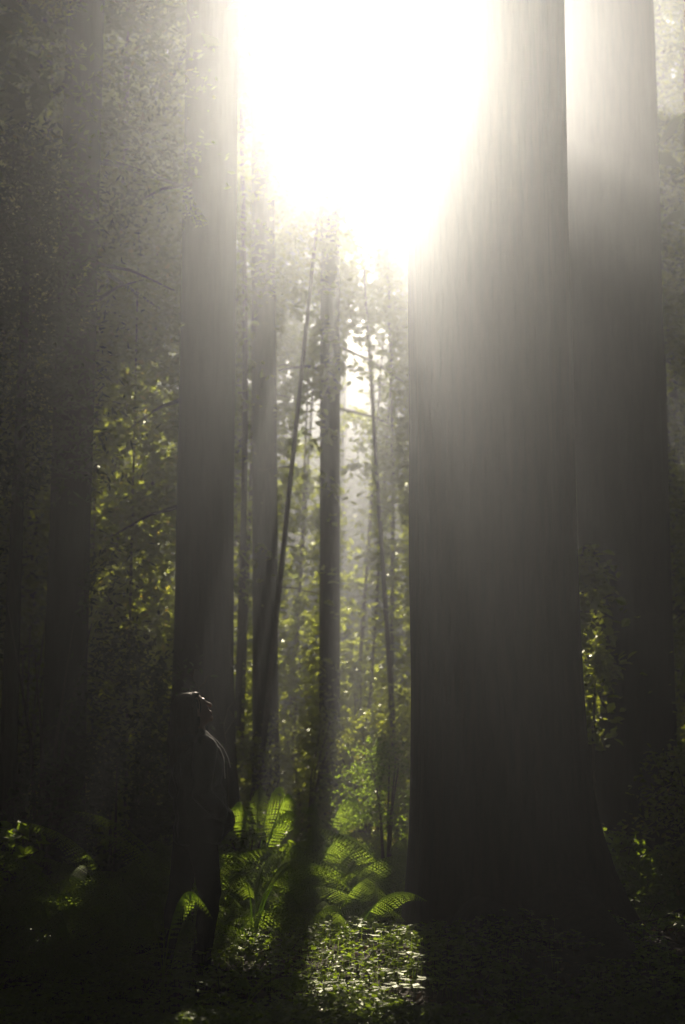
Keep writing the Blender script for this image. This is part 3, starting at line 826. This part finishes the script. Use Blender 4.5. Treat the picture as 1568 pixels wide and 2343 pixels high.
def build_person():
    g = gpt(455, 8.6)
    t = thing('person', 'person in dark hoodie and jeans with long hair, standing in shade and gazing up right', 'person', g)
    t.rotation_euler = (0, 0, math.radians(22))
    k = (1.655) / 1.675
    t.scale = (k, k, k)
    I = Matrix.Identity(3)
    V = Vector
    Hc = V((-0.035, 0, 1.56)); HR = Matrix.Rotation(math.radians(-30), 3, 'Y')
    def H(x, y, z): return Hc + HR @ V((x, y, z))
    E = lambda c, r, R=I: ('e', V(c), r, R)
    Cc = lambda a, b, ra, rb: ('c', V(a), V(b), ra, rb)
    head = [E(H(-.012, 0, .028), (.095, .075, .088), HR), E(H(.018, 0, -.035), (.068, .060, .082), HR), E(H(.064, 0, -.098), (.022, .026, .018), HR),
            Cc(H(.086, 0, .012), H(.108, 0, -.026), .008, .013), E(H(.075, 0, .028), (.018, .046, .012), HR),
            E(H(.086, 0, -.060), (.012, .022, .007), HR), E(H(.083, 0, -.073), (.011, .019, .007), HR),
            E(H(.070, .030, .008), (.013, .013, .011), HR), E(H(.070, -.030, .008), (.013, .013, .011), HR),
            E(H(-.008, .076, -.012), (.018, .010, .032), HR), E(H(-.008, -.076, -.012), (.018, .010, .032), HR),
            Cc(H(-.02, 0, -.06), (-.015, 0, 1.38), .056, .058)]
    torso = [E((-.0, 0, 1.22), (.11, .16, .18)), E((0, 0, .98), (.11, .15, .18)), E((0, 0, .84), (.12, .16, .11)),
             Cc((-.01, .15, 1.35), (-.01, -.15, 1.35), .05, .05)]
    limbs = []
    hips = {1: ((-.02, .09, .84), (-.075, .10, .47), (-.165, .10, .10)), -1: ((.0, -.09, .84), (.055, -.10, .47), (.005, -.11, .09))}
    for s in (1, -1):
        h, kn, an = hips[s]
        limbs += [Cc(h, kn, .075, .052), Cc(kn, an, .05, .036), Cc(an, (an[0], an[1], .07), .036, .036)]
        sh, el, wr = (-.01, s * .18, 1.33), (-.05, s * .255, 1.07), (.12, s * .15, .93)
        limbs += [Cc(sh, el, .045, .036), Cc(el, wr, .036, .026)]
        pc = V((.165, s * .105, .905))
        limbs += [Cc(wr, pc, .026, .028), E(pc, (.042, .036, .018))]
        for q, (dy, l) in enumerate([(-.024, .065), (-.009, .075), (.008, .07), (.023, .055)]):
            b0 = pc + V((.01 + dy * .2, -s * .02, dy)); m1 = b0 + V((.005, -s * l * .55, -.004)); e1 = m1 + V((-.018, -s * l * .4, -.01))
            limbs += [Cc(b0, m1, .0095, .0085), Cc(m1, e1, .0085, .0075)]
        limbs += [Cc(pc + V((-.01, 0, .02)), pc + V((-.02, -s * .035, .045)), .011, .009)]
    body = bake('body', head + torso + limbs, M_SKIN, t, .0065, 3)
    # hair: cap, long curtain down the back, loose strands
    hair = [E(H(-.030, 0, .034), (.098, .086, .092), HR), E(H(-.06, 0, -.03), (.075, .084, .095), HR),
            E((-.105, 0, 1.50), (.070, .095, .13)), E((-.115, 0, 1.38), (.062, .10, .13)), E((-.12, .01, 1.27), (.045, .085, .10)),
            Cc(H(-.02, .078, .02), (-.045, .088, 1.32), .026, .022), Cc(H(-.02, -.078, .02), (-.045, -.088, 1.32), .026, .022),
            E(H(.040, .0, .078), (.035, .060, .022), HR)]
    def wav(v):
        a = np.arctan2(v[:, 1], v[:, 0] + .06)
        d = 0.004 * np.sin(a * 26 + v[:, 2] * 12) + 0.003 * np.sin(a * 47)
        v = v.copy(); v[:, 0] += d * np.cos(a); v[:, 1] += d * np.sin(a)
        return v
    hr = bake('hair', hair, M_HAIR, t, .009, 3, wav)
    mb = MB()
    for i in range(170):
        th = random.uniform(-1.2, 2.6); ph = random.uniform(-1.2, 1.2)
        n = V((math.cos(th) * math.cos(ph), math.sin(ph), math.sin(th) * math.cos(ph)))
        p0 = Hc + HR @ V((-.03 + n.x * .096, n.y * .084, .034 + n.z * .09))
        tan = V((-1, random.uniform(-.5, .5), random.uniform(-.6, .5)))
        l = random.uniform(.02, .06)
        p1 = p0 + (HR @ n) * random.uniform(.004, .014) + tan * l * .6
        p2 = p1 + V((-.3, random.uniform(-.4, .4), -1)) * l * .8
        mb.add(tube([p0, p1, p2], [.0009, .0008, .0004], 3))
    for i in range(70):
        y = random.uniform(-.1, .1)
        p0 = V((-.15 - random.uniform(0, .02), y, random.uniform(1.35, 1.55)))
        mb.add(tube([p0, p0 + V((-.012, 0, -.08)), p0 + V((random.uniform(-.02, .01), .01, -.17))], [.0012, .001, .0005], 3))
    mb.build('loose_strands', M_HAIR, hr)
    # hoodie
    hood = [E((-.005, 0, 1.20), (.155, .205, .20)), E((.015, 0, 1.0), (.160, .20, .20)), E((.02, 0, .86), (.165, .195, .13)), E((.01, 0, .80), (.15, .19, .075)),
            Cc((-.01, .155, 1.345), (-.01, -.155, 1.345), .066, .066), Cc((-.01, .06, 1.385), (-.01, -.06, 1.385), .066, .066),
            E((-.085, 0, 1.385), (.085, .125, .055)), E((.045, .045, 1.375), (.035, .04, .042)), E((.045, -.045, 1.375), (.035, .04, .042)),
            E((.155, 0, .90), (.060, .155, .085))]
    for s in (1, -1):
        hood += [Cc((-.01, s * .175, 1.335), (-.055, s * .262, 1.07), .072, .060), Cc((-.055, s * .262, 1.07), (.07, s * .205, .965), .060, .052), Cc((.07, s * .205, .965), (.14, s * .13, .915), .052, .044)]
    def folds(v):
        v = v.copy()
        a = np.arctan2(v[:, 1], v[:, 0])
        n = vnoise(a * 3 + 20, v[:, 2] * 9, 41) - .5
        n2 = vnoise(a * 7 + 20, v[:, 2] * 22 + a * 4, 42) - .5
        d = .018 * n + .009 * n2
        v[:, 0] += d * np.cos(a); v[:, 1] += d * np.sin(a)
        v[:, 2] = np.where(v[:, 2] < .755, .755 + (v[:, 2] - .755) * .15, v[:, 2])
        return v
    hd = bake('hoodie', hood, M_HOODIE, t, .012, 4, folds)
    for s, ln in ((1, .30), (-1, .22)):
        mb = MB()
        pts = [V((.070, s * .030, 1.405)), V((.108, s * .036, 1.372)), V((.150, s * .04, 1.325)), V((.176, s * .045, 1.27)), V((.184, s * .05, 1.40 - ln * .75)), V((.188, s * .052, 1.40 - ln * .85))]
        mb.add(tube(pts, [.0038] * 5 + [.0048], 6)); mb.build('drawstring', M_CORD, hd)
    # jeans
    je = [E((0, 0, .84), (.125, .165, .13))]
    for s in (1, -1):
        h, kn, an = hips[s]
        je += [Cc(h, kn, .098, .068), Cc(kn, (an[0], an[1], .13), .066, .056), Cc((an[0], an[1], .13), (an[0] + .005, an[1], .085), .058, .060)]
    def jf(v):
        v = v.copy(); n = vnoise(v[:, 2] * 16 + v[:, 1] * 8, v[:, 0] * 12 + 5, 43) - .5
        v[:, 0] += n * .014; v[:, 1] += n * .010
        return v
    bake('jeans', je, M_JEANS, t, .011, 3, jf)
    for s in (1, -1):
        h, kn, an = hips[s]
        x, y = an[0], an[1]
        sh = [E((x - .02, y, .055), (.05, .038, .05)), E((x + .05, y + s * .004, .040), (.085, .040, .036)), E((x + .12, y + s * .008, .034), (.052, .042, .028)), Cc((x, y, .06), (x, y, .12), .042, .046),
              E((x + .045, y, .014), (.135, .044, .014))]
        bake('shoe', sh, M_SHOE, t, .007, 2)
build_person()

for i in range(17):  # ring of trees added at the sides and behind to cut ambient light
    a = math.radians(-38 - i * 15.2 + (i % 3) * 3)
    x, y = 12.2 * math.cos(a) * (1 + .12 * (i % 2)), 9 + 13 * math.sin(a) * (1 + .12 * (i % 3))
    if i >= 15: x, y = [(-12.5, 15), (13, 15)][i - 15]
    b = (x, y, float(gh(x, y)))
    t = thing('redwood_tree', 'tall redwood added round the viewer to block sky light', 'tree', b, 'added sky-blocking redwoods round the viewer')
    mb = MB(); mb.add(trunk_geo(.35, .2, 18, .4, .8, 20, .05, 80 + i)); mb.build('trunk', M_BARK, t)
    crown(b, b[2] + 0.5, 19.5, 3.2, 330, 24, 0.30, 0.15, 'open', M_FAR, t, sx=0.9, sz=0.4, shape='flat')
for i, (x, y) in enumerate([(-5.6, 24), (-3.3, 23.5), (-7.8, 26), (5.4, 22.5), (7.4, 24.5), (5.6, 27), (-1.9, 25.5), (4.6, 19.8)]):
    b = (x, y, float(gh(x, y)))
    t = thing('conifer_tree', 'tall hazy conifer in the dense forest wall far behind the trunks', 'tree', b, GW)
    mb = MB(); mb.add(trunk_geo(.13, .05, 19, .4, .6, 14, .04, 120 + i)); mb.build('trunk', M_BARK2, t)
    crown(b, 3.5, 19.5, 2.0, 520, 60, 0.075, 0.032, 'mask', M_FAR, t, sx=0.42, sz=0.1, shape='flat')
def hillside():
    n = 90000
    x = rng.uniform(-24, 24, n); y = rng.uniform(37, 57, n)
    z = gh(x, y) + np.abs(rng.normal(size=n)) * 0.9 * (0.4 + vnoise(x / 1.5, y / 1.5, 51))
    p = np.stack([x, y, np.minimum(z, SCENE_TOP)], 1)
    V, q = leaf_geo(p, 0.16, 0.07, up=0.8)
    o = link('hillside_foliage', np_mesh('hillside_foliage', V, q), M_FAR); o['kind'] = 'stuff'
hillside()
# haze
def build_flare_haze():  # scattering box added so its sunlit glow imitates lens flare
    bm = bmesh.new()
    bmesh.ops.create_cube(bm, size=1)
    me = bpy.data.meshes.new('flare_haze'); bm.to_mesh(me); bm.free()
    m, nt, out = new_mat('flare_haze_mat')
    v = nt.nodes.new('ShaderNodeVolumePrincipled')
    v.inputs['Color'].default_value = (0.85, 0.92, 1.0, 1)
    v.inputs['Density'].default_value = HAZE_DENSITY
    v.inputs['Anisotropy'].default_value = HAZE_G
    nt.links.new(v.outputs[0], out.inputs['Volume'])
    o = link('flare_haze', me, m)
    o.dimensions = (1, 1, 1)
    z0, z1 = -2.2, SCENE_TOP + 0.6
    o.scale = (124, 144, z1 - z0); o.location = (0, 40, (z0 + z1) / 2)
    o['kind'] = 'stuff'
build_flare_haze()
